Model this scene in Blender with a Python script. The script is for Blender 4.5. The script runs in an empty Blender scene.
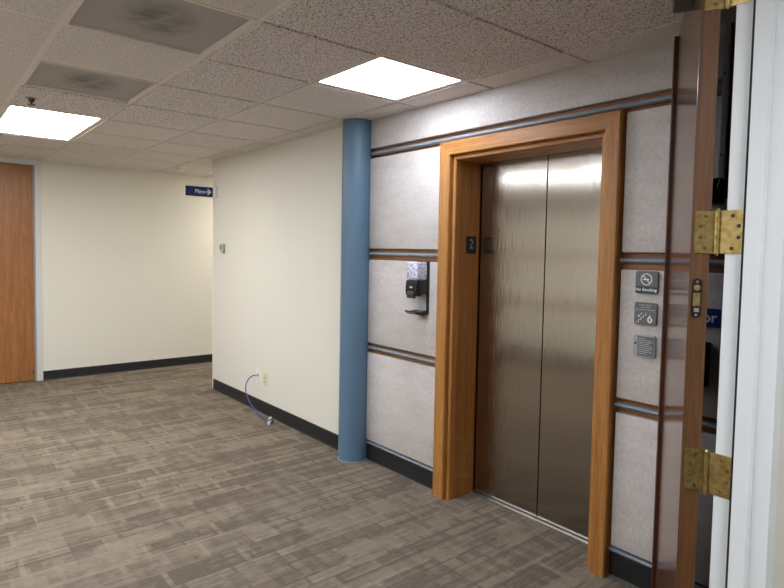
import bpy, bmesh, math, random
from mathutils import Matrix, Vector
random.seed(4)
C = bpy.context.scene.collection
PI = math.pi
H = 1.525            # eye height
CEIL = 2.445
YE = 2.52            # face of the fabric panels on the elevator wall
YB = 2.555           # wood backing behind them
YC = 2.485           # cream wall
XF = -7.45           # far wall
XC = -6.03           # corner where the cream wall ends
XD = -0.64           # lobby side of the doorway wall
XR = -0.499          # room side of the doorway wall

# ------------------------------------------------------------------ materials
def s2l(c):
    return tuple(((v/255)/12.92 if v/255 <= .04045 else ((v/255+.055)/1.055)**2.4) for v in c)
def rgba(c): return (*s2l(c), 1)
class NT:
    def __init__(s, name):
        s.m = bpy.data.materials.new(name); s.m.use_nodes = True
        s.t = s.m.node_tree; s.b = s.t.nodes['Principled BSDF']; s.l = s.t.links
    def n(s, typ, **kw):
        nd = s.t.nodes.new(typ)
        for k, v in kw.items():
            if k in nd.inputs: nd.inputs[k].default_value = v
            else: setattr(nd, k, v)
        return nd
    def link(s, a, b): s.l.new(a, b)
    def coords(s, scale=(1,1,1), rot=(0,0,0), loc=(0,0,0)):
        tc = s.n('ShaderNodeTexCoord'); mp = s.n('ShaderNodeMapping')
        mp.inputs['Scale'].default_value = scale; mp.inputs['Rotation'].default_value = rot; mp.inputs['Location'].default_value = loc
        s.link(tc.outputs['Object'], mp.inputs['Vector']); return mp.outputs['Vector']
    def ramp(s, fac, stops):
        r = s.n('ShaderNodeValToRGB'); e = r.color_ramp.elements
        while len(e) < len(stops): e.new(.5)
        for i, (p, c) in enumerate(stops):
            e[i].position = p; e[i].color = rgba(c) if len(c) == 3 and max(c) > 1 else (*c, 1)
        s.link(fac, r.inputs['Fac']); return r.outputs['Color']
    def mix(s, fac, a, b, mode='MIX'):
        m = s.n('ShaderNodeMix'); m.data_type = 'RGBA'; m.blend_type = mode
        for i, v in ((0, fac), (6, a), (7, b)):
            if hasattr(v, 'is_linked'): s.link(v, m.inputs[i])
            else: m.inputs[i].default_value = v if i == 0 else rgba(v)
        return m.outputs[2]
    def bump(s, h, strength, dist=.002):
        b = s.n('ShaderNodeBump', Strength=strength, Distance=dist); s.link(h, b.inputs['Height'])
        s.link(b.outputs['Normal'], s.b.inputs['Normal'])
    def base(s, c): 
        if hasattr(c, 'is_linked'): s.link(c, s.b.inputs['Base Color'])
        else: s.b.inputs['Base Color'].default_value = rgba(c)
def simple(name, col, rough=.5, metal=0, spec=.5, var=.0, scale=20):
    t = NT(name); t.b.inputs['Roughness'].default_value = rough; t.b.inputs['Metallic'].default_value = metal
    t.b.inputs['Specular IOR Level'].default_value = spec
    if var:
        nz = t.n('ShaderNodeTexNoise', Scale=scale, Detail=4.0); t.link(t.coords(), nz.inputs['Vector'])
        lo = tuple(max(0, v*(1-var)) for v in col); hi = tuple(min(255, v*(1+var)) for v in col)
        t.base(t.ramp(nz.outputs['Fac'], [(.3, lo), (.7, hi)]))
    else: t.base(col)
    return t.m
def oak(name, axis='Z', dark=(128,70,26), light=(196,128,62), rough=.38, fine=1.0, spec=.5):
    t = NT(name)
    sc = {'Z': (22*fine, 22*fine, .9), 'X': (.9, 22*fine, 22*fine), 'Y': (22*fine, .9, 22*fine)}[axis]
    v = t.coords(sc)
    n1 = t.n('ShaderNodeTexNoise', Scale=1.6, Detail=6.0, Roughness=.6, Distortion=.6); t.link(v, n1.inputs['Vector'])
    sc2 = {'Z': (160, 160, 5), 'X': (5, 160, 160), 'Y': (160, 5, 160)}[axis]
    n2 = t.n('ShaderNodeTexNoise', Scale=1.5, Detail=2.0); t.link(t.coords(sc2), n2.inputs['Vector'])
    c1 = t.ramp(n1.outputs['Fac'], [(.3, dark), (.72, light)])
    c2 = t.ramp(n2.outputs['Fac'], [(.38, (205,205,205)), (.62, (255,255,255))])
    t.base(t.mix(.75, c1, c2, 'MULTIPLY'))
    t.b.inputs['Roughness'].default_value = rough; t.b.inputs['Specular IOR Level'].default_value = spec
    t.bump(n2.outputs['Fac'], .15, .001)
    return t.m
M = {}
M['oakZ'] = oak('oak_vertical', 'Z', dark=(166,108,50), light=(196,138,72)); M['oakX'] = oak('oak_horizontal', 'X', dark=(166,108,50), light=(196,138,72))
M['backing'] = oak('oak_backing', 'X', (140,90,48), (176,122,74), .5)
M['jambZ'] = oak('oak_jamb', 'Z', (150,94,40), (182,122,58), .36)
def scuff(m):
    nt = m.node_tree; b = nt.nodes['Principled BSDF']; src = b.inputs['Base Color'].links[0].from_socket
    t_ = NT.__new__(NT); t_.m = m; t_.t = nt; t_.b = b; t_.l = nt.links
    n = t_.n('ShaderNodeTexNoise', Scale=1.0, Detail=5.0, Roughness=.7); t_.link(t_.coords((6,6,70)), n.inputs['Vector'])
    mk = t_.ramp(n.outputs['Fac'], [(.58,(0.,0.,0.)), (.64,(1.,1.,1.))])
    tc = t_.n('ShaderNodeTexCoord'); sp = t_.n('ShaderNodeSeparateXYZ'); t_.link(tc.outputs['Object'], sp.inputs[0])
    zr = t_.ramp(sp.outputs['Z'], [(.06,(0.,0.,0.)), (.12,(1.,1.,1.)), (.36,(1.,1.,1.)), (.42,(0.,0.,0.))])
    mm = t_.mix(1.0, mk, zr, 'MULTIPLY'); hf = t_.mix(.35, src, (206,176,132)); 
    f = t_.mix(mm, src, hf); nt.links.new(f, b.inputs['Base Color'])
scuff(M['jambZ'])
M['doorface'] = oak('walnut_stained_door', 'Z', (92,60,44), (118,80,60), .16, 1.3, 1.0)
M['dooredge'] = oak('door_edge_wood', 'Z', (86,54,24), (112,72,36), .5, 1.4)
M['astragal'] = oak('dark_edge_wood', 'Z', (62,30,14), (84,44,22), .4)
M['leftdoor'] = oak('orange_veneer_door', 'Z', (150,96,50), (174,118,66), .4, .7)
M['white'] = simple('white_frame_paint', (222,225,226), .5)
M['framegrey'] = simple('pale_grey_frame_paint', (204,205,202), .45)
M['bead'] = simple('white_corner_bead', (226,226,212), .5)
M['base'] = simple('black_rubber_base', (30,31,34), .42, var=.15, scale=30)
M['bluerail'] = simple('slate_blue_rail', (130,140,150), .28)
M['railgrey'] = simple('grey_reveal', (150,150,150), .4)
M['black'] = simple('black_plastic', (20,20,23), .3)
M['darkgap'] = simple('dark_gap', (10,10,10), .8)
M['dkgrey'] = simple('dark_grey_plastic', (46,47,50), .4)
M['plate'] = simple('white_outlet_plastic', (228,228,220), .4)
M['beigeplate'] = simple('beige_outlet_plastic', (214,204,172), .4)
M['slot'] = simple('slot_dark', (60,56,50), .6)
M['navy'] = simple('navy_sign_face', (15,24,82), .4)
M['bluesign'] = simple('royal_blue_sign', (20,56,128), .4)
M['ink'] = simple('white_lettering', (235,238,240), .5)
M['greyink'] = simple('grey_lettering', (196,196,196), .5)
M['dimink'] = simple('plate_digit', (150,152,156), .5)
M['signgrey'] = simple('warm_grey_sign', (104,102,104), .45, var=.03, scale=80)
M['signedge'] = simple('pale_sign_border', (168,168,170), .4)
M['green'] = simple('dark_green_band', (26,62,60), .45)
M['chrome'] = simple('polished_metal', (200,200,204), .2, 1)
M['alu'] = simple('aluminium_strip', (190,190,190), .35, 1)
M['cable'] = simple('violet_cable', (58,52,132), .4)
M['clearplug'] = simple('clear_plug', (205,208,222), .15)
M['bronze'] = simple('dark_bronze', (62,50,42), .35, .8)
M['greysteel'] = simple('grey_metal_channel', (196,196,198), .4)
M['charcoal'] = simple('charcoal_board', (62,62,62), .5)
M['thermo'] = simple('sensor_grey', (168,162,150), .45)
M['label'] = None

t = NT('cream_vinyl_wall'); v = t.coords((1,1,1))
n = t.n('ShaderNodeTexNoise', Scale=260.0, Detail=2.0); t.link(v, n.inputs['Vector'])
t.base(t.ramp(n.outputs['Fac'], [(.3,(217,214,202)), (.7,(222,219,208))])); t.b.inputs['Roughness'].default_value = .7; t.bump(n.outputs['Fac'], .2, .001)
M['cream'] = t.m

t = NT('grey_fabric_panel')
n = t.n('ShaderNodeTexNoise', Scale=60.0, Detail=8.0, Roughness=.75, Distortion=.8); t.link(t.coords(), n.inputs['Vector'])
n2 = t.n('ShaderNodeTexNoise', Scale=4.0, Detail=3.0); t.link(t.coords((1,1,3)), n2.inputs['Vector'])
a = t.ramp(n.outputs['Fac'], [(.34,(190,184,180)), (.66,(214,209,205))]); b = t.ramp(n2.outputs['Fac'], [(.3,(238,234,234)), (.7,(255,255,255))])
t.base(t.mix(.9, a, b, 'MULTIPLY')); t.b.inputs['Roughness'].default_value = .85; t.b.inputs['Specular IOR Level'].default_value = .2
t.bump(n.outputs['Fac'], .25, .002); M['fabric'] = t.m
M['seam'] = simple('pale_panel_edge', (232,226,220), .8)

t = NT('blue_column_paint')
n = t.n('ShaderNodeTexNoise', Scale=3.0, Detail=3.0); t.link(t.coords((1,1,.3)), n.inputs['Vector'])
t.base(t.ramp(n.outputs['Fac'], [(.3,(84,110,132)), (.7,(92,120,142))])); t.b.inputs['Roughness'].default_value = .42; M['blue'] = t.m

def tilemat(name, lo, hi, pit, amount):
    t = NT(name)
    n = t.n('ShaderNodeTexNoise', Scale=120.0, Detail=1.5, Roughness=.5, Distortion=.3); t.link(t.coords((1,1,1)), n.inputs['Vector'])
    n2 = t.n('ShaderNodeTexNoise', Scale=300.0, Detail=1.0); t.link(t.coords(), n2.inputs['Vector'])
    pits = t.ramp(n.outputs['Fac'], [(amount-.05,(1.,1.,1.)), (amount+.02,(0.,0.,0.))])
    basec = t.ramp(n2.outputs['Fac'], [(.3, lo), (.7, hi)])
    rm = t.mix(pits, basec, pit)
    t.base(rm); t.b.inputs['Roughness'].default_value = .95; t.b.inputs['Specular IOR Level'].default_value = .1
    iv = t.n('ShaderNodeInvert'); t.link(pits, iv.inputs['Color']); t.bump(iv.outputs['Color'], .5, .003)
    return t.m
M['tile'] = tilemat('fissured_ceiling_tile', (222,214,211), (234,226,223), (146,134,128), .44)
M['tile_fine'] = tilemat('fine_ceiling_tile', (216,207,202), (228,220,215), (182,172,166), .40)
M['grid'] = simple('ceiling_grid_metal', (226,216,208), .6)
M['void'] = simple('ceiling_void', (60,54,50), .9)
t = NT('dusty_vent_face')
n = t.n('ShaderNodeTexNoise', Scale=9.0, Detail=6.0, Roughness=.7); t.link(t.coords(), n.inputs['Vector'])
n2 = t.n('ShaderNodeTexNoise', Scale=400.0, Detail=1.0); t.link(t.coords(), n2.inputs['Vector'])
g_ = t.n('ShaderNodeTexGradient'); g_.gradient_type = 'SPHERICAL'; t.link(t.coords((4.2,5.5,1)), g_.inputs['Vector'])
dirt = t.mix(1.0, t.ramp(g_.outputs['Fac'], [(0.,(0.,0.,0.)), (.6,(1.,1.,1.))]), t.ramp(n.outputs['Fac'], [(.35,(.1,.1,.1)), (.6,(1.,1.,1.))]), 'MULTIPLY')
a = t.mix(dirt, (176,170,166), (122,117,113)); b = t.ramp(n2.outputs['Fac'], [(.4,(225,225,225)), (.6,(255,255,255))])
t.base(t.mix(.8, a, b, 'MULTIPLY')); t.b.inputs['Roughness'].default_value = .7; M['vent'] = t.m

# brushed steel: vertical grain, slight sheet waviness
t = NT('brushed_steel')
n = t.n('ShaderNodeTexNoise', Scale=1.0, Detail=3.0); t.link(t.coords((600,600,2)), n.inputs['Vector'])
n2 = t.n('ShaderNodeTexNoise', Scale=1.0, Detail=1.0); t.link(t.coords((1.8,1.8,.9)), n2.inputs['Vector'])
t.base(t.ramp(n.outputs['Fac'], [(.3,(160,152,142)), (.7,(170,162,152))])); t.b.inputs['Metallic'].default_value = 1; t.b.inputs['Roughness'].default_value = .12
b2 = t.n('ShaderNodeBump', Strength=.35, Distance=.02); t.link(n2.outputs['Fac'], b2.inputs['Height'])
n3 = t.n('ShaderNodeTexNoise', Scale=1.0, Detail=2.0); t.link(t.coords((2400,2400,6)), n3.inputs['Vector'])
mm_ = t.n('ShaderNodeMath'); mm_.operation = 'MULTIPLY_ADD'; mm_.inputs[1].default_value = 1.0; mm_.inputs[2].default_value = -.5; t.link(n3.outputs['Fac'], mm_.inputs[0])
cx3 = t.n('ShaderNodeCombineXYZ'); t.link(mm_.outputs[0], cx3.inputs[0])
va = t.n('ShaderNodeVectorMath'); va.operation = 'ADD'; t.link(b2.outputs['Normal'], va.inputs[0]); t.link(cx3.outputs[0], va.inputs[1])
vn = t.n('ShaderNodeVectorMath'); vn.operation = 'NORMALIZE'; t.link(va.outputs[0], vn.inputs[0])
t.link(vn.outputs[0], t.b.inputs['Normal']); M['steel'] = t.m

t = NT('aged_brass')
n = t.n('ShaderNodeTexNoise', Scale=60.0, Detail=5.0); t.link(t.coords(), n.inputs['Vector'])
t.base(t.ramp(n.outputs['Fac'], [(.3,(170,146,88)), (.7,(214,192,136))])); t.b.inputs['Metallic'].default_value = 1
t.b.inputs['Roughness'].default_value = .27; M['brass'] = t.m
M['screw'] = simple('brass_screw', (150,118,60), .3, 1)
M['recess'] = simple('screw_hole', (52,34,18), .6)

# carpet: overlapping oblong blocks running across the lobby, two taupe tones with fine pile lines
t = NT('taupe_block_carpet')
def brick(w, h, off, loc, mort, rot=PI/2):
    b = t.n('ShaderNodeTexBrick'); b.offset = off; b.offset_frequency = 2; b.squash = 1.0
    b.inputs['Color1'].default_value = (0,0,0,1); b.inputs['Color2'].default_value = (1,1,1,1); b.inputs['Mortar'].default_value = (.5,.5,.5,1)
    b.inputs['Mortar Size'].default_value = mort; b.inputs['Mortar Smooth'].default_value = 0; b.inputs['Scale'].default_value = 1; b.inputs['Brick Width'].default_value = w; b.inputs['Row Height'].default_value = h
    t.link(t.coords((1,1,1), (0,0,rot), loc), b.inputs['Vector']); return b.outputs['Color'], b.outputs['Fac']
b1, e1 = brick(.37, .17, .37, (0,0,0), .012); b2, e2 = brick(.23, .075, .43, (.13,.02,0), .008); b3, e3 = brick(.21, .045, .41, (.4,.05,0), 0, 0); b4, e4 = brick(.44, .024, .29, (.2,.01,0), 0)
b5, _5 = brick(.33, .27, .31, (.07,.11,0), 0); b6, _6 = brick(.52, .13, .23, (.31,.03,0), 0)
def ma(op, a, b_):
    m = t.n('ShaderNodeMath'); m.operation = op
    for i, q in ((0, a), (1, b_)):
        if hasattr(q, 'is_linked'): t.link(q, m.inputs[i])
        else: m.inputs[i].default_value = q
    return m.outputs[0]
base_ = ma('ADD', ma('MULTIPLY', b1, .32), ma('ADD', ma('MULTIPLY', b2, .24), ma('ADD', ma('MULTIPLY', b3, .20), ma('MULTIPLY', b4, .24))))
sm = ma('ADD', base_, ma('SUBTRACT', ma('MULTIPLY', ma('MULTIPLY', e1, ma('GREATER_THAN', b5, .5)), .25), ma('MULTIPLY', ma('MULTIPLY', e2, ma('GREATER_THAN', b6, .5)), .26)))
lines = t.n('ShaderNodeTexNoise', Scale=1.0, Detail=2.0); t.link(t.coords((130, 20, 1)), lines.inputs['Vector'])
pile = t.n('ShaderNodeTexNoise', Scale=420.0, Detail=1.0); t.link(t.coords(), pile.inputs['Vector'])
col = t.ramp(sm, [(.2,(110,99,87)), (.42,(121,109,96)), (.58,(135,123,108)), (.85,(148,136,119))])
l2 = t.ramp(lines.outputs['Fac'], [(.36,(220,218,216)), (.62,(255,255,255))])
p2 = t.ramp(pile.outputs['Fac'], [(.3,(205,205,205)), (.7,(255,255,255))])
t.base(t.mix(.6, t.mix(.75, col, l2, 'MULTIPLY'), p2, 'MULTIPLY')); t.b.inputs['Roughness'].default_value = .95; t.b.inputs['Specular IOR Level'].default_value = .15
t.bump(pile.outputs['Fac'], .5, .003); M['carpet'] = t.m

def emit(name, col, strength):
    t = NT(name); t.base((240,240,240)); t.b.inputs['Emission Color'].default_value = rgba(col); t.b.inputs['Emission Strength'].default_value = strength; return t.m
M['lampR'] = emit('cool_diffuser', (234,242,255), 9.5)
M['lampL'] = emit('warm_diffuser', (252,249,246), 13)
M['lampC'] = emit('corridor_diffuser', (255,249,240), 17)
M['lampX'] = emit('room_diffuser', (240,246,255), 12)

t = NT('printed_clear_bag')
n = t.n('ShaderNodeTexNoise', Scale=55.0, Detail=3.0); t.link(t.coords((1,1,1.6)), n.inputs['Vector'])
t.base(t.ramp(n.outputs['Fac'], [(.38,(150,154,190)), (.5,(204,207,224)), (.7,(222,225,234))])); t.b.inputs['Roughness'].default_value = .2
t.b.inputs['Coat Weight'].default_value = .5; M['bag'] = t.m

# ------------------------------------------------------------------ helpers
LOC = {}
def box(bm, x0, x1, y0, y1, z0, z1, bev=0, seg=2):
    r = bmesh.ops.create_cube(bm, size=1)
    vs = r['verts']
    for q in vs: q.co = Vector(((x0+x1)/2+q.co.x*(x1-x0), (y0+y1)/2+q.co.y*(y1-y0), (z0+z1)/2+q.co.z*(z1-z0)))
    if bev:
        es = list({e for q in vs for e in q.link_edges})
        bmesh.ops.bevel(bm, geom=es, offset=bev, segments=seg, affect='EDGES', profile=.5)
    return bm
def B(*a, **k): return box(bmesh.new(), *a, **k)
def cyl(bm, p0, p1, r0, r1=None, n=24):
    p0, p1 = Vector(p0), Vector(p1); r1 = r0 if r1 is None else r1; d = p1-p0
    q = d.to_track_quat('Z', 'Y').to_matrix().to_4x4()
    bmesh.ops.create_cone(bm, cap_ends=True, segments=n, radius1=r0, radius2=r1, depth=d.length, matrix=Matrix.Translation((p0+p1)/2) @ q)
    return bm
def prism(bm, poly, f0, f1):
    """poly: list of 2-D points; f0 / f1 map a 2-D point to the two 3-D ends"""
    a = [bm.verts.new(f0(*p)) for p in poly]; b = [bm.verts.new(f1(*p)) for p in poly]
    k = len(poly)
    for i in range(k): bm.faces.new((a[i], a[(i+1) % k], b[(i+1) % k], b[i]))
    bm.faces.new(a[::-1]); bm.faces.new(b)
    bmesh.ops.recalc_face_normals(bm, faces=bm.faces[:]); return bm
def tube(bm, pts, r, n=10):
    rings = []
    pts = [Vector(p) for p in pts]
    for i, p in enumerate(pts):
        d = (pts[min(i+1, len(pts)-1)] - pts[max(i-1, 0)]).normalized()
        u = d.orthogonal().normalized() if i == 0 else (rings_u - d*rings_u.dot(d)).normalized()
        rings_u = u; w = d.cross(u)
        rings.append([bm.verts.new(p + r*(math.cos(2*PI*k/n)*u + math.sin(2*PI*k/n)*w)) for k in range(n)])
    for a, b in zip(rings, rings[1:]):
        for k in range(n): bm.faces.new((a[k], a[(k+1) % n], b[(k+1) % n], b[k]))
    bm.faces.new(rings[0][::-1]); bm.faces.new(rings[-1]); return bm
def root_loc(o):
    while o.parent: o = o.parent
    return o.location
def obj(name, bm, mat, parent=None, smooth=False, origin=None):
    off = Vector(root_loc(parent)) if parent else Vector(origin or (0,0,0))
    bmesh.ops.translate(bm, verts=bm.verts[:], vec=-off)
    me = bpy.data.meshes.new(name); bm.to_mesh(me); bm.free()
    if isinstance(mat, (list, tuple)):
        for m_ in mat: me.materials.append(m_)
    else: me.materials.append(mat)
    if smooth:
        for p in me.polygons: p.use_smooth = True
        try: me.set_sharp_from_angle(angle=math.radians(40))
        except Exception: pass
    o = bpy.data.objects.new(name, me); C.objects.link(o)
    if parent: o.parent = parent
    else: o.location = off
    return o
def tag(o, label=None, cat=None, group=None, kind=None):
    for k, v_ in (('label', label), ('category', cat), ('group', group), ('kind', kind)):
        if v_: o[k] = v_
    return o
def thing(name, loc, label=None, cat=None, group=None, kind=None):
    o = bpy.data.objects.new(name, None); o.location = loc; o.empty_display_size = .05; C.objects.link(o)
    return tag(o, label, cat, group, kind)
def struct(name, bm, mat, **k): return tag(obj(name, bm, mat, **k), kind='structure')
def text_bm(s, size, mat4, extrude=.0006, align='CENTER', xscale=1, offset=0):
    cu = bpy.data.curves.new('txt', 'FONT'); cu.body = s; cu.size = size; cu.extrude = extrude; cu.align_x = align; cu.align_y = 'CENTER'; cu.offset = offset
    o = bpy.data.objects.new('txt', cu); C.objects.link(o)
    bpy.context.view_layer.update()
    me = bpy.data.meshes.new_from_object(o.evaluated_get(bpy.context.evaluated_depsgraph_get()))
    bm = bmesh.new(); bm.from_mesh(me)
    bmesh.ops.transform(bm, matrix=mat4 @ Matrix.Diagonal((xscale,1,1,1)), verts=bm.verts[:])
    bpy.data.objects.remove(o); bpy.data.curves.remove(cu); bpy.data.meshes.remove(me)
    return bm
def face_mY(x, y, z): return Matrix.Translation((x, y, z)) @ Matrix.Rotation(PI/2, 4, 'X')
def face_pX(x, y, z): return Matrix.Translation((x, y, z)) @ Matrix.Rotation(PI/2, 4, 'Z') @ Matrix.Rotation(PI/2, 4, 'X')

# ------------------------------------------------------------------ shell
X1, YS, YN = 2.2, -1.62, 5.0
struct('floor', B(XF-.1, X1, YS-.1, YN+.1, -.05, 0), M['carpet'])
GX0, GY0, G = -1.59, .495, .61
lights = {'R': [(-2, 2)], 'L': [(-6, 0), (-7, 0)], 'C': [(-9, 5)], 'X1': [(-5, -2), (-6, -2)], 'X2': [(-2, -2), (-3, -2)], 'X3': [(0, -1)], 'X4': [(3, 0), (4, 0)]}
# cell (i, j) spans X GX0+i*G .. +G, Y GY0+j*G .. +G
vents = [(-2, 0), (-4, 0)]
used = {c for v_ in lights.values() for c in v_} | set(vents)
fine = {(-3, 0), (-1, 0)} | {(i, 2) for i in range(-12, -2) if i != -6} | {(i, 1) for i in (-6, -7, -9, -10)} | {(i, j) for i in range(-12, 8) for j in (-1, -2, -3, -4)} | {(i, j) for i in range(-12, 8) for j in (3, 4, 5, 6, 7)}
def incell(i, j):
    return XF < GX0+(i+1)*G and GX0+i*G < X1 and YS < GY0+(j+1)*G and GY0+j*G < YN
bm_a, bm_b = bmesh.new(), bmesh.new()
e = .012
for i in range(-11, 8):
    for j in range(-5, 9):
        if (i, j) in used or not incell(i, j): continue
        x0 = max(GX0+i*G+e, XF); x1 = min(GX0+(i+1)*G-e, X1); y0 = max(GY0+j*G+e, YS); y1 = min(GY0+(j+1)*G-e, YN)
        flush = (i, j) in fine and j <= 0
        z0 = CEIL+.004 if flush else CEIL-.005
        if x1-x0 > .01 and y1-y0 > .01: box(bm_b if (i, j) in fine else bm_a, x0, x1, y0, y1, z0, CEIL+.02)
ceil = struct('ceiling', B(XF-.1, X1, YS-.1, YN+.1, CEIL+.03, CEIL+.06), M['void'])
obj('fissured_tiles', bm_a, M['tile'], ceil); obj('fine_tiles', bm_b, M['tile_fine'], ceil)
bm = bmesh.new()
for i in range(-11, 8):
    x = GX0+i*G
    if XF < x < X1: box(bm, x-.012, x+.012, YS, YN, CEIL+.005, CEIL+.012)
for j in range(-5, 10):
    y = GY0+j*G
    if YS < y < YN: box(bm, XF, X1, y-.0125, y+.0125, CEIL+.002, CEIL+.013)
obj('ceiling_grid', bm, M['grid'], ceil)

# far wall with the door
DY0, DY1, DZ = .10, 1.045, 2.385
struct('wall_left', B(XF-.12, XF, DY1+.045, YN, 0, CEIL+.03), M['cream'])
struct('wall_left_back', B(XF-.12, XF, YS, DY0-.045, 0, CEIL+.03), M['cream'])
struct('wall_behind_left_door', B(XF-.16, XF-.13, DY0-.2, DY1+.2, 0, CEIL), M['darkgap']).name = 'wall_recess'
d1 = thing('door_1', (XF, (DY0+DY1)/2, 0), kind='structure', label='orange wood veneer door in pale grey frame on far left wall')
obj('door_leaf', B(XF-.075, XF-.03, DY0+.003, DY1-.003, .008, DZ-.003, bev=.002), M['leftdoor'], d1)
bm = bmesh.new(); f = .06
box(bm, XF-.11, XF+.015, DY1, DY1+f, 0, CEIL, bev=.003); box(bm, XF-.11, XF+.015, DY0-f, DY0, 0, CEIL, bev=.003)
box(bm, XF-.11, XF+.015, DY0-.001, DY1+.001, DZ, CEIL, bev=.003)
fr = obj('door_frame', bm, M['framegrey'], d1)
obj('door_stop', B(XF-.03, XF-.018, DY1-.014, DY1+.001, 0, DZ), M['railgrey'], fr)
obj('floor_bolt', cyl(bmesh.new(), (XF-.03, DY1-.03, .10), (XF-.01, DY1-.03, .10), .009, n=12), M['slot'], d1)
def baseboard(name, bm): return struct(name, bm, M['base'])
def base_poly(h=.115): return [(0,0),(.014,0),(.009,.012),(.007,h-.008),(.003,h),(0,h)]
baseboard('baseboard_left', prism(bmesh.new(), base_poly(.105), lambda u, v_: (XF+u, DY1+.061, v_), lambda u, v_: (XF+u, YN, v_)))

# cream wall and corridor
struct('wall_cream', B(XC, -3.44, YC, YC+.13, 0, CEIL+.03), M['cream']); struct('wall_corridor', B(XC, XC+.13, YC+.13, YN, 0, CEIL+.03), M['cream'])
baseboard('baseboard_cream', prism(bmesh.new(), base_poly(.112), lambda u, v_: (XC+.032, YC-u, v_), lambda u, v_: (-3.50, YC-u, v_)))
bm = bmesh.new(); box(bm, XC-.003, XC+.03, YC-.003, YC, 0, CEIL); box(bm, XC-.003, XC, YC, YC+.03, 0, CEIL)
struct('trim_1', bm, M['bead']); struct('trim_2', B(-3.60, -3.575, YC-.003, YC, .11, CEIL), M['bead'])
struct('wall_corridor_end', B(XF, XC, YN, YN+.1, 0, CEIL+.03), M['cream'])

# elevator wall backing, with the opening
OX0, OX1, OZ = -2.462, -1.512, 2.072      # opening
W = .111
struct('wall_elevator_left', B(-3.44, OX0-.031, YB, YB+.25, 0, CEIL+.03), M['backing'])
struct('wall_elevator_right', B(OX1+.031, XD+.02, YB, YB+.25, 0, CEIL+.03), M['backing'])
struct('wall_elevator_header', B(OX0-.031, OX1+.031, YB, YB+.18, OZ+.031, CEIL+.03), M['backing'])
struct('wall_shaft', B(OX0-.3, OX1+.3, YB+.29, YB+.33, 0, CEIL), M['darkgap'])

# doorway wall, back wall, right wall
struct('wall_doorway', B(XD+.021, XR-.004, 1.69, YB+.25, 0, CEIL+.03), M['cream']); struct('wall_doorway_back', B(XD+.012, XR-.004, YS, -.22, 0, CEIL+.03), M['cream'])
struct('wall_right', B(XR, X1, 2.6, 2.7, 0, CEIL+.03), M['cream'])
struct('wall_front', B(X1, X1+.1, YS, 2.7, 0, CEIL+.03), M['cream'])
struct('wall_back', B(XF, X1+.1, YS-.1, YS, 0, CEIL+.03), M['cream'])
for q_, z_ in enumerate((2.206, 1.50, .826)):
    struct('trim_%d' % (30+q_), B(XF+.02, XD, YS, YS+.02, z_-.03, z_+.03, bev=.008), M['backing'])
baseboard('baseboard_back', prism(bmesh.new(), base_poly(), lambda u, v_: (XF, YS+u, v_), lambda u, v_: (X1, YS+u, v_)))

# fabric panels
G1 = 'grey fabric wall panels around the elevator'
def panel(x0, x1, z0, z1, label):
    bm = bmesh.new(); box(bm, x0, x1, YE, YB, z0, z1, bev=.004, seg=2)
    p = tag(obj('fabric_wall_panel', bm, M['fabric'], smooth=True, origin=((x0+x1)/2, YB, z0)), label, 'wall panel', G1)
    return p
GU, GM, GL = (2.172, 2.242), (1.457, 1.537), (.79, .862)
CL, CR = OX0-W-.013, OX1+W+.004
panel(-3.33, -.66, GU[1], CEIL-.003, 'long grey fabric wall panel running under the ceiling above the elevator')
for x0, x1, side in ((-3.33, CL-.002, 'left of the elevator beside the blue column'), (CR, -.66, 'right of the elevator')):
    panel(x0, x1, GM[1], GU[0], 'tall upper grey fabric wall panel ' + side)
    panel(x0, x1, GL[1], GM[0], ('middle grey fabric wall panel behind the hand sanitizer, ' if side[0] == 'l' else 'middle grey fabric wall panel carrying the three small signs, ') + side)
    panel(x0, x1, .155, GL[0], 'lowest grey fabric wall panel above the black baseboard, ' + side)
def rail(name, x0, x1, z, r=.013, mat='bluerail'):
    bm = bmesh.new()
    poly = [(0, -r)] + [(r*1.7*math.cos(a), r*math.sin(a)) for a in [(-PI/2+PI*k/10) for k in range(11)]] + [(0, r)]
    poly = poly[1:-1]
    prism(bm, poly, lambda u, v_: (x0, YB-.014-u, z+v_), lambda u, v_: (x1, YB-.014-u, z+v_))
    box(bm, x0, x1, YB-.014, YB, z-r*.6, z+r*.6)
    struct(name, bm, M[mat], smooth=True)
rail('trim_3', -3.35, XD, 2.206, .014)
k = 4
for x0, x1 in ((-3.35, CL), (CR-.012, XD)):
    for z in (1.500, .826, .131): rail('trim_%d' % k, x0, x1, z, .012 if z > .2 else .010); k += 1
for n_, x0, x1 in (('baseboard_elevator_left', -3.35, CL), ('baseboard_elevator_right', CR-.012, XD)):
    struct(n_, B(x0, x1, YB-.024, YB, 0, .120, bev=.002), M['base'])
for x0, x1 in ((-3.35, CL), (CR-.012, XD)):
    struct('trim_%d' % k, B(x0, x1, YB-.032, YB-.024, 0, .008), M['alu']); k += 1

# column
bm = bmesh.new(); cyl(bm, (-3.409, 2.469, 0), (-3.409, 2.469, CEIL-.001), .106, n=64)
col_ = tag(obj('round_column', bm, M['blue'], smooth=True, origin=(-3.409, 2.469, 0)), 'round blue painted column between the cream wall and the grey panels', 'column')
bm = bmesh.new(); cyl(bm, (-3.409, 2.469, 0), (-3.409, 2.469, .006), .112, n=64)
obj('floor_ring', bm, M['railgrey'], col_, smooth=True)

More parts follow.
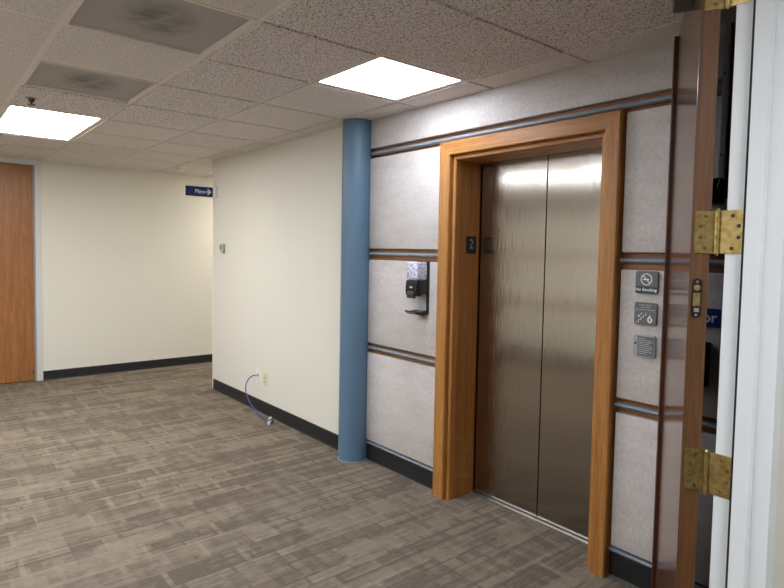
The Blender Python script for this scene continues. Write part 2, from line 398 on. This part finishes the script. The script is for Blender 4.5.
# ------------------------------------------------------------------ elevator
el = thing('elevator_entrance', ((OX0+OX1)/2, YB, 0), 'brushed steel two-panel elevator doors in a wide oak surround', 'elevator')
PF = YB-2.455
prof = [(0,0),(0,.038),(.004,.043),(.018,.044),(.022,.040),(.0225,.034),(.027,.034),(.028,.064),(.033,.070),(W-.006,.070),(W,.064),(W,0)]
bm = prism(bmesh.new(), prof, lambda u, v_: (OX0-u*1.08, YB-v_, 0), lambda u, v_: (OX0-u*1.08, YB-v_, OZ+u)); obj('door_casing', bm, M['oakZ'], el)
bm = prism(bmesh.new(), prof, lambda u, v_: (OX1+u*.95, YB-v_, 0), lambda u, v_: (OX1+u*.95, YB-v_, OZ+u)); obj('door_casing', bm, M['oakZ'], el)
bm = prism(bmesh.new(), prof, lambda u, v_: (OX0-u*1.08, YB-v_, OZ+u), lambda u, v_: (OX1+u*.95, YB-v_, OZ+u)); obj('header_casing', bm, M['oakX'], el)
YD = 2.735
obj('side_jamb', B(OX0-.03, OX0, YB, YD-.004, 0, OZ+.03), M['jambZ'], el)
obj('side_jamb', B(OX1, OX1+.03, YB, YD-.004, 0, OZ+.03), M['jambZ'], el)
obj('head_jamb', B(OX0, OX1, YB, YD-.004, OZ, OZ+.03), M['oakX'], el)
XM = -1.972
obj('steel_door', B(OX0+.012, XM-.003, YD, YD+.03, .012, OZ+.02, bev=.002), M['steel'], el)
obj('steel_door', B(XM+.003, OX1+.03, YD, YD+.03, .012, OZ+.02, bev=.002), M['steel'], el)
obj('sill', B(OX0, OX1, YD-.03, YD+.03, 0, .008), M['alu'], el)
np_ = obj('number_plate', B(OX0, OX0+.004, 2.612, 2.700, 1.517, 1.622, bev=.001), M['black'], el)
obj('digit', text_bm('2', .085, face_pX(OX0+.005, 2.656, 1.572), xscale=.8), M['dimink'], np_)

# ------------------------------------------------------------------ ceiling fittings
def light(kind, cells, label, mat, group='recessed ceiling lights'):
    xs = [GX0+i*G for i, _ in cells]; ys = [GY0+j*G for _, j in cells]
    x0, x1, y0, y1 = min(xs), max(xs)+G, min(ys), max(ys)+G
    L = thing('ceiling_light', ((x0+x1)/2, (y0+y1)/2, CEIL), label, 'ceiling light', group)
    bm = bmesh.new(); w_ = .018
    for a in ((x0+.012, x1-.012, y0+.012, y0+w_+.012), (x0+.012, x1-.012, y1-w_-.012, y1-.012), (x0+.012, x0+w_+.012, y0+w_+.012, y1-w_-.012), (x1-w_-.012, x1-.012, y0+w_+.012, y1-w_-.012)):
        box(bm, *a, CEIL, CEIL+.028)
    obj('frame', bm, M['grid'], L)
    obj('diffuser', B(x0+w_+.008, x1-w_-.008, y0+w_+.008, y1-w_-.008, CEIL+.004, CEIL+.010), mat, L)
light('R', lights['R'], 'square bright ceiling light above the blue column and elevator', M['lampR'])
light('L', lights['L'], 'long bright ceiling light at the left near the orange door', M['lampL'])
light('C', lights['C'], 'ceiling light down the corridor around the cream corner', M['lampC'])
light('X', lights['X1'], 'ceiling light by the back wall, further from the doorway', M['lampX'])
light('X', lights['X2'], 'ceiling light by the back wall, nearer the doorway', M['lampX'])
light('X', lights['X3'], 'added unseen square fill light just inside the lobby by the doorway', M['lampX'])  # added out of view to brighten the panels right of the elevator
light('X', lights['X4'], 'added unseen fill light in the room behind the doorway', M['lampX'])  # added behind the doorway to light the white jamb and nearby panels
for (i, j), lb in zip(vents, ('dusty grey ceiling air panel cut by the top edge of the photo', 'dusty grey ceiling air panel between the sprinkler and a pale tile')):
    x0, y0 = GX0+i*G, GY0+j*G
    V = thing('ceiling_vent', (x0+G/2, y0+G/2, CEIL), lb, 'ceiling vent', 'grey ceiling air panels')
    bm = bmesh.new(); a = .011
    for q in ((x0+a, x0+G-a, y0+a, y0+a+.012), (x0+a, x0+G-a, y0+G-a-.012, y0+G-a), (x0+a, x0+a+.012, y0+a+.012, y0+G-a-.012), (x0+G-a-.012, x0+G-a, y0+a+.012, y0+G-a-.012)):
        box(bm, *q, CEIL-.001, CEIL+.012)
    obj('frame', bm, M['grid'], V); obj('perforated_face', B(x0+a+.012, x0+G-a-.012, y0+a+.012, y0+G-a-.012, CEIL+.010, CEIL+.014), M['vent'], V)
# sprinkler
sx, sy = -3.96, .56
sx, sy = -4.312, .595
S = thing('fire_sprinkler', (sx, sy, CEIL), 'small black pendant sprinkler in the ceiling above the long left light', 'sprinkler')
bm = bmesh.new(); cyl(bm, (sx,sy,CEIL), (sx,sy,CEIL-.010), .045, .030, 28); obj('escutcheon', bm, M['railgrey'], S, smooth=True)
bm = bmesh.new(); cyl(bm, (sx,sy,CEIL-.010), (sx,sy,CEIL-.030), .020, .014, 16); cyl(bm, (sx,sy,CEIL-.028), (sx,sy,CEIL-.038), .004, .004, 8)
for s_ in (-1, 1): tube(bm, [(sx+s_*.013,sy,CEIL-.028),(sx+s_*.020,sy,CEIL-.036),(sx+s_*.006,sy,CEIL-.046)], .003, 8)
obj('body', bm, M['black'], S, smooth=True)
bm = bmesh.new(); cyl(bm, (sx,sy,CEIL-.044), (sx,sy,CEIL-.048), .022, n=20); obj('deflector', bm, M['black'], S)
sx, sy = -6.78, 2.40
D = thing('smoke_detector', (sx, sy, CEIL), 'round white smoke detector on the ceiling near the blue hanging sign', 'smoke detector')
bm = bmesh.new(); cyl(bm, (sx,sy,CEIL), (sx,sy,CEIL-.012), .070, .068, 36); obj('mounting_base', bm, M['bead'], D, smooth=True)
bm = bmesh.new(); cyl(bm, (sx,sy,CEIL-.012), (sx,sy,CEIL-.045), .055, .036, 36); obj('sensor_head', bm, M['plate'], D, smooth=True)

# ------------------------------------------------------------------ hanging sign, sensor, outlets, cable
sgx = XC+.05
sg = thing('restroom_sign', (sgx, YC-.001, 2.10), 'navy blue sign with white lettering and arrow projecting from the cream wall end', 'sign')
obj('mounting_bracket', B(sgx-.022, sgx+.060, YC-.028, YC-.003, 2.045, 2.162, bev=.003), M['plate'], sg)
sf = obj('sign_panel', B(sgx-.006, sgx+.006, YC-.325, YC-.029, 2.046, 2.158, bev=.001), M['plate'], sg)
obj('sign_face', B(sgx+.006, sgx+.008, YC-.318, YC-.029, 2.051, 2.153), M['navy'], sf)
obj('lettering', text_bm('Mens', .060, face_pX(sgx+.0088, YC-.165, 2.102), xscale=.85), M['ink'], sf)
bm = bmesh.new(); ya, za, xa = YC-.045, 2.102, sgx+.0088
box(bm, xa-.0005, xa+.0005, ya-.060, ya-.004, za-.005, za+.005)
for s_ in (-1, 1):
    prism(bm, [(0,0),(-.035,s_*.032),(-.045,s_*.026),(-.014,0)], lambda u, v_: (xa-.0005, ya+u, za+v_), lambda u, v_: (xa+.0005, ya+u, za+v_))
obj('arrow', bm, M['ink'], sf)

tx, tz = -5.76, 1.515
T = thing('wall_sensor', (tx, YC, tz), 'small grey two-piece wall sensor high on the cream wall', 'sensor')
obj('housing', B(tx-.05, tx-.005, YC-.022, YC, tz-.025, tz+.045, bev=.003), M['thermo'], T)
obj('side_clip', B(tx+.004, tx+.045, YC-.030, YC, tz-.05, tz+.045, bev=.003), M['thermo'], T)
obj('face_slot', B(tx-.036, tx-.018, YC-.024, YC-.022, tz-.012, tz+.03), M['slot'], T)

def wallplate(name, x, z, w_, h_, mat, label, kindp):
    o = thing(name, (x, YC, z), label, 'outlet')
    obj('cover_plate', B(x-w_/2, x+w_/2, YC-.006, YC, z-h_/2, z+h_/2, bev=.002), mat, o)
    return o
o = wallplate('data_outlet', -4.955, .325, .07, .135, M['plate'], 'white data outlet on the cream wall with the violet cable plugged in', 0)
obj('jack', B(-4.967, -4.943, YC-.008, YC-.006, .325, .349), M['slot'], o)
o = wallplate('power_outlet', -4.815, .320, .075, .122, M['beigeplate'], 'beige power outlet on the cream wall right of the white one', 0)
ins = obj('receptacle', B(-4.832, -4.798, YC-.009, YC-.006, .283, .357, bev=.001), M['beigeplate'], o)
for zz in (.302, .338):
    for s_ in (-1, 1): obj('slot', B(-4.815+s_*.006-.0015, -4.815+s_*.006+.0015, YC-.0102, YC-.009, zz-.006, zz+.006), M['slot'], ins)

cb = thing('network_cable', (-4.75, 2.30, 0), 'short violet network cable drooping from the white outlet to the carpet', 'cable')
def bez(p, n=30):
    out = []
    for i in range(n+1):
        t_ = i/n; q = [Vector(a) for a in p]
        while len(q) > 1: q = [a.lerp(b, t_) for a, b in zip(q, q[1:])]
        out.append(q[0])
    return out
pts = bez([(-4.955, YC-.012, .337), (-5.0, 2.40, .35), (-5.10, 2.33, .20), (-4.78, 2.32, .08), (-4.50, 2.352, .016)], 36)
obj('cord', tube(bmesh.new(), pts, .0055), M['cable'], cb, smooth=True)
obj('wall_plug', B(-4.962, -4.948, YC-.030, YC-.008, .328, .346, bev=.002), M['clearplug'], cb)
px, py = -4.48, 2.352
bm = bmesh.new(); box(bm, px-.016, px+.016, py-.014, py+.014, .001, .030, bev=.005); box(bm, px-.012, px+.012, py-.002, py+.022, .045, .070, bev=.005)
obj('loose_plug', bm, M['clearplug'], cb, smooth=True)
obj('plug_boot', tube(bmesh.new(), bez([(px, py, .02), (px+.05, py+.02, .02), (px+.03, py+.03, .06), (px, py+.01, .056)], 14), .007), M['dkgrey'], cb, smooth=True)

# ------------------------------------------------------------------ hand sanitizer
dx0, dx1 = -2.795, -2.680
ds = thing('sanitizer_dispenser', ((dx0+dx1)/2, YE, 1.13), 'black hand sanitizer dispenser with clear printed refill and drip tray on grey panel', 'dispenser')
obj('back_plate', box(B(dx1-.014, dx1, YE-.016, YE+.001, 1.125, 1.462, bev=.003), dx0+.006, dx1-.014, YE-.014, YE+.001, 1.262, 1.462, bev=.003), M['black'], ds)
obj('lower_plate', B(dx0+.02, dx1-.014, YE-.008, YE+.001, 1.125, 1.262, bev=.002), M['signedge'], ds)
obj('refill_pack', B(dx0+.004, dx1-.004, YE-.100, YE-.014, 1.342, 1.458, bev=.012, seg=3), M['bag'], ds, smooth=True)
body = bmesh.new()
prism(body, [(0,1.340),(.092,1.340),(.098,1.30),(.098,1.262),(.090,1.242),(.06,1.240),(.045,1.255),(0,1.262)], lambda u, v_: (dx0, YE-.014-u*.92, v_), lambda u, v_: (dx1-.002, YE-.014-u*.92, v_))
bmesh.ops.bevel(body, geom=body.edges[:], offset=.004, segments=2, affect='EDGES')
bd = obj('body', body, M['black'], ds, smooth=True)
obj('push_lever', B(dx0+.02, dx1-.03, YE-.110, YE-.090, 1.228, 1.272, bev=.006), M['dkgrey'], bd, smooth=True)
obj('logo_dot', B(dx0+.045, dx0+.068, YE-.1060, YE-.1030, 1.292, 1.302), M['greyink'], bd)
obj('nozzle', cyl(bmesh.new(), ((dx0+dx1)/2, YE-.075, 1.24), ((dx0+dx1)/2, YE-.075, 1.222), .008, .005, 12), M['dkgrey'], ds)
tr = bmesh.new()
prism(tr, [(0,1.125),(0,1.148),(.02,1.150),(.07,1.140),(.105,1.150),(.112,1.145),(.085,1.128),(.03,1.118)], lambda u, v_: (dx0+.012, YE-.012-u*.95, v_), lambda u, v_: (dx1-.004, YE-.012-u*.95, v_))
obj('drip_tray', tr, M['black'], ds)

# ------------------------------------------------------------------ small signs right of the elevator
sxc = -1.268
def sign(name, zc, label, border=False):
    o = thing(name, (sxc, YE, zc), label, 'sign', 'small square grey signs beside the elevator')
    y1, y0 = YE, YE-.012
    bm = bmesh.new(); h_ = .050
    # rounded square plate
    poly = []
    r = .010
    for cx_, cz_, a0 in ((h_-r, h_-r, 0), (-h_+r, h_-r, 90), (-h_+r, -h_+r, 180), (h_-r, -h_+r, 270)):
        for k_ in range(5): a = math.radians(a0+22.5*k_); poly.append((cx_+r*math.cos(a), cz_+r*math.sin(a)))
    prism(bm, poly, lambda u, v_: (sxc+u, y1, zc+v_), lambda u, v_: (sxc+u, y0, zc+v_))
    p = obj('plate', bm, M['signedge'] if border else M['signgrey'], o)
    return o, p, y0
o, p, y0 = sign('no_smoking_sign', 1.405, 'grey no smoking sign with dark green band, topmost of the three')
obj('green_band', B(sxc-.049, sxc+.049, y0-.0012, y0, 1.357, 1.385, bev=.0004), M['green'], p)
obj('lettering', text_bm('No Smoking', .0195, face_mY(sxc, y0-.0016, 1.372), .0003, offset=.0003), M['ink'], p)
bm = bmesh.new(); cz = 1.418; n_ = 40
ro, ri = .026, .0225
for a, b_ in ((k_, (k_+1) % n_) for k_ in range(n_)):
    t0, t1 = 2*PI*a/n_, 2*PI*b_/n_
    prism(bm, [(ri*math.cos(t0), ri*math.sin(t0)), (ro*math.cos(t0), ro*math.sin(t0)), (ro*math.cos(t1), ro*math.sin(t1)), (ri*math.cos(t1), ri*math.sin(t1))], lambda u, v_: (sxc+u, y0, cz+v_), lambda u, v_: (sxc+u, y0-.001, cz+v_))
prism(bm, [(-.017,.015),(-.015,.017),(.017,-.015),(.015,-.017)], lambda u, v_: (sxc+u, y0, cz+v_), lambda u, v_: (sxc+u, y0-.001, cz+v_))
box(bm, sxc-.016, sxc+.012, y0-.0008, y0, cz-.003, cz+.002)
obj('symbol', bm, M['ink'], p)
o, p, y0 = sign('fire_stairs_sign', 1.265, 'grey fire sign with white stair line and flame, middle of the three')
for k_, s_ in enumerate(('In case of fire', 'use stairs', 'Do not use elevator')):
    obj('lettering', text_bm(s_, .0105, face_mY(sxc, y0-.0005, 1.304-.0105*k_), .0003), M['greyink'], p)
bm = bmesh.new(); st = .011; x_, z_ = sxc-.040, 1.226
for k_ in range(4):
    box(bm, x_+k_*st-.001, x_+(k_+1)*st+.001, y0-.001, y0, z_+k_*st-.001, z_+k_*st+.001); box(bm, x_+(k_+1)*st-.001, x_+(k_+1)*st+.001, y0-.001, y0, z_+k_*st, z_+(k_+1)*st)
tube(bm, [(sxc-.032, y0, 1.250), (sxc-.012, y0, 1.270)], .0013, 6); tube(bm, [(sxc-.032, y0, 1.259), (sxc-.032, y0, 1.250), (sxc-.022, y0, 1.250)], .0013, 6)
obj('stair_line', bm, M['ink'], p)
bm = bmesh.new(); fx, fz = sxc+.022, 1.240
out = [(0,-.016),(.010,-.010),(.013,.000),(.007,.010),(.004,.005),(.002,.022),(-.007,.012),(-.012,.000),(-.009,-.010)]
inn = [(0,-.008),(.004,-.004),(.004,.002),(0,.008),(-.004,.002),(-.004,-.004)]
for poly, yy, m_ in ((out, .001, 'ink'), (inn, .0016, 'signgrey')):
    bm = prism(bmesh.new(), poly, lambda u, v_: (fx+u, y0, fz+v_), lambda u, v_: (fx+u, y0-yy, fz+v_)); obj('flame' if m_ == 'ink' else 'flame_core', bm, M[m_], p)
o, p, y0 = sign('information_sign', 1.120, 'grey information sign with fine text and pale border, lowest of the three', True)
obj('text_field', B(sxc-.030, sxc+.047, y0-.001, y0, 1.075, 1.163, bev=.0004), M['signgrey'], p)
bm = bmesh.new()
for k_ in range(9): box(bm, sxc-.026, sxc-.026+[.030,.062,.066,.05,.064,.068,.06,.066,.04][k_], y0-.0016, y0-.001, 1.153-.0085*k_, 1.1552-.0085*k_)
obj('text_lines', bm, M['greyink'], p)
bm = prism(bmesh.new(), [(-.005,0),(0,.010),(.005,0),(.003,-.006),(-.003,-.006)], lambda u, v_: (sxc-.039+u, y0, 1.130+v_), lambda u, v_: (sxc-.039+u, y0-.0012, 1.130+v_)); obj('flame_mark', bm, M['charcoal'], p)

bs = thing('blue_room_sign', (-1.10, YE, 1.27), 'blue wall sign ending in white letters or, half hidden behind the open door', 'sign')
pl = obj('sign_panel', B(-1.15, -.958, YE-.006, YE, 1.236, 1.312, bev=.001), M['bluesign'], bs)
obj('lettering', text_bm('or', .062, face_mY(-.970, YE-.0068, 1.274), align='RIGHT', offset=.0008), M['ink'], pl)
cp = thing('call_button_panel', (-1.08, YE, 1.08), 'dark call button plate mostly hidden behind the open door below the blue sign', 'control panel')
pp = obj('plate', B(-1.15, -.992, YE-.035, YE+.007, .99, 1.175, bev=.006), M['dkgrey'], cp, smooth=True)
for zz in (1.115, 1.05):
    obj('button', cyl(bmesh.new(), (-1.08, YE-.035, zz), (-1.08, YE-.041, zz), .017, n=24), M['chrome'], pp)
ch = thing('metal_wall_channel', (-.97, YE, 1.84), 'pale grey metal channel running up the wall behind the open door', 'channel')
cc = obj('channel_body', B(-.984, -.960, YE-.030, YE, 1.842, CEIL-.004, bev=.002), M['greysteel'], ch)
for zz in (2.25, 1.93): obj('screw', cyl(bmesh.new(), (-.975, YE-.030, zz), (-.975, YE-.032, zz), .004, n=10), M['slot'], cc)
bo = tag(obj('dark_wall_board', B(-.958, -.70, YE-.025, YE, 1.76, CEIL-.004, bev=.003), M['charcoal'], origin=(-.83, YE, 1.76)), 'charcoal board on the wall between the metal channel and white door frame', 'board')
bb = thing('alarm_unit', (-.985, YE, 1.735), 'glossy black wall unit below the grey metal channel behind the hinge', 'alarm')
u_ = obj('housing', B(-1.03, -.9605, YE-.055, YE, 1.735, 1.838, bev=.010, seg=3), M['black'], bb, smooth=True)
obj('round_lens', cyl(bmesh.new(), (-.998, YE-.055, 1.795), (-.998, YE-.075, 1.795), .024, .018, 24), M['black'], u_, smooth=True)
obj('chrome_clip', tube(bmesh.new(), [(-.975, YE-.058, 1.79), (-.970, YE-.062, 1.81), (-.964, YE-.058, 1.832)], .003, 8), M['chrome'], u_, smooth=True)

# ------------------------------------------------------------------ white door frame in the foreground
YJ = 1.668
XA = XD+.008
jp = [(XA, YJ), (XD+.058, YJ), (XD+.058, YJ-.014), (XD+.096, YJ-.014), (XD+.100, YJ), (XR, YJ), (XR, YJ+.052), (XR-.014, YJ+.052), (XR-.014, YJ+.021), (XA+.014, YJ+.021), (XA+.014, YJ+.052), (XA, YJ+.052)]
bm = prism(bmesh.new(), jp, lambda u, v_: (u, v_, 0), lambda u, v_: (u, v_, CEIL-.001))
jam = struct('door_frame_2', bm, M['white']); jam.name = 'trim_20'
YO = YJ-1.85
bm = prism(bmesh.new(), [(u, 2*0+YO-(v_-YJ)) for u, v_ in jp], lambda u, v_: (u, v_, 0), lambda u, v_: (u, v_, CEIL-.001)); struct('trim_21', bm, M['white'])
obj('weather_seal', B(XD+.0525, XD+.0578, YJ-.0135, YJ-.0001, 0, CEIL-.001), M['darkgap'], jam)

# ------------------------------------------------------------------ open foreground door
PX, PY = XD-.012, YJ+.001
ang = math.radians(270-151.4)
d = Vector((math.cos(ang), math.sin(ang), 0)); o_ = Vector((-d.y, d.x, 0))
DO = thing('door_2', (PX, PY, 0), kind='structure', label='open brown wood door in the foreground, seen edge-on with brass hinges')
def dl(a, b_, z): return Vector((PX, PY, 0)) + d*a + o_*b_ + Vector((0, 0, z))
def dbox(a0, a1, b0, b1, z0, z1, bev=0):
    bm = B(a0, a1, b0, b1, z0, z1, bev=bev)
    for v_ in bm.verts: v_.co = dl(v_.co.x, v_.co.y, v_.co.z)
    return bm
T0, T1, DW = .017, .064, .900
bm = dbox(.006, DW, T0, T1, .01, 2.405, .0015)
leaf = obj('door_leaf', bm, [M['doorface'], M['dooredge']], DO)
for p in leaf.data.polygons:
    if p.normal.dot(d) < -.8: p.material_index = 1
obj('edge_strip', dbox(DW-.05, DW+.006, T1, T1+.013, .01, 2.405, .002), M['astragal'], DO)
# hinges
HZ = [.295, .936, 1.59, 2.237]
hh = .0575
def ring_z(bm, cx_, cy_, z0, z1, r, n=18): cyl(bm, (cx_, cy_, z0), (cx_, cy_, z1), r, n=n)
hinge0 = None
for hi, hz in enumerate(HZ):
    kn = bmesh.new(); L_ = 2*hh/5
    for q in range(5): ring_z(kn, PX, PY-.006, hz-hh+q*L_+.0006, hz-hh+(q+1)*L_-.0006, .0072)
    for s_ in (-1, 1): cyl(kn, (PX, PY-.006, hz+s_*hh), (PX, PY-.006, hz+s_*(hh+.006)), .0055, .003, 14)
    K = obj('hinge', kn, M['brass'], DO, smooth=True); K['label'] = 'brass butt hinge joining the door edge to the white frame'
    lf = dbox(.0030, .006, .000, .056, hz-hh, hz+hh, .0008); obj('door_side_leaf', lf, M['brass'], K)
    jf = B(PX+.004, XD+.0515, YJ-.0028, YJ, hz-hh, hz+hh, bev=.0008); obj('frame_side_leaf', jf, M['brass'], K)
    for zq, off in ((.043, 0), (.016, .013), (-.014, .013), (-.043, 0)):
        a = dl(.0032, .030+off*.9, hz+zq); b_ = dl(.0018, .030+off*.9, hz+zq)
        obj('screw', cyl(bmesh.new(), a, b_, .0050, .0038, 14), M['screw'], K)
        x_ = XD+.024+off*1.2
        obj('screw', cyl(bmesh.new(), (x_, YJ-.0028, hz+zq), (x_, YJ-.0036, hz+zq), .0052, .0045, 14), M['screw' if hi == 1 else 'recess'], K)
# edge lock plate
lz = 1.410
cx_b = .044
def stadium(w2, h2, n=8):
    pts_ = []
    for k_ in range(n+1): a = PI*k_/n; pts_.append((w2*math.cos(a), h2-w2+w2*math.sin(a)))
    for k_ in range(n+1): a = PI+PI*k_/n; pts_.append((w2*math.cos(a), -(h2-w2)+w2*math.sin(a)))
    return pts_
bm = prism(bmesh.new(), stadium(.0125, .055), lambda u, v_: dl(.0062, cx_b+u, lz+v_), lambda u, v_: dl(.0040, cx_b+u, lz+v_))
lk = obj('edge_plate', bm, M['black'], DO)
obj('adjuster', cyl(bmesh.new(), dl(.004, cx_b, lz+.029), dl(.001, cx_b, lz+.029), .0095, .008, 20), M['brass'], lk)
obj('brass_bar', dbox(.0010, .0040, cx_b-.009, cx_b+.009, lz-.022, lz+.015, .001), M['brass'], lk)
for zq in (.046, -.046): obj('screw', cyl(bmesh.new(), dl(.004, cx_b, lz+zq), dl(.003, cx_b, lz+zq), .0035, n=12), M['chrome'], lk)
obj('lower_catch', dbox(.0015, .0040, cx_b-.007, cx_b+.006, lz-.038, lz-.026, .001), M['chrome'], lk)
# closer bracket near the top, on the room-side face
br = obj('closer_bracket', dbox(.10, .28, T1, T1+.055, 2.285, 2.345, .003), M['bronze'], DO)
obj('bracket_bolt', cyl(bmesh.new(), dl(.099, T1+.026, 2.305), dl(.085, T1+.026, 2.305), .009, n=12), M['chrome'], br)

# ------------------------------------------------------------------ world, camera
w = bpy.data.worlds.new('World'); bpy.context.scene.world = w; w.use_nodes = True
w.node_tree.nodes['Background'].inputs['Color'].default_value = (.5, .5, .5, 1); w.node_tree.nodes['Background'].inputs['Strength'].default_value = .02
yaw, pitch, roll, fpx, cyp = math.radians(-50.4705), math.radians(-2.9203), math.radians(1.0496), 581.51, 280.24
fw = Vector((math.cos(pitch)*math.sin(yaw), math.cos(pitch)*math.cos(yaw), math.sin(pitch)))
r0 = fw.cross(Vector((0,0,1))).normalized(); u0 = r0.cross(fw)
r_ = math.cos(roll)*r0 + math.sin(roll)*u0; uu = -math.sin(roll)*r0 + math.cos(roll)*u0
cam = bpy.data.cameras.new('camera'); co = bpy.data.objects.new('camera', cam); C.objects.link(co)
mt = Matrix((r_, uu, -fw)).transposed().to_4x4(); mt.translation = Vector((0, 0, H)); co.matrix_world = mt
cam.sensor_fit = 'HORIZONTAL'; cam.sensor_width = 36; cam.lens = fpx/784*36; cam.shift_y = -(294-cyp)/784; cam.clip_start = .05
sc = bpy.context.scene; sc.camera = co
vs = sc.view_settings; vs.view_transform = 'Standard'; vs.look = 'None'; vs.gamma = 1; vs.exposure = .93; vs.use_curve_mapping = False
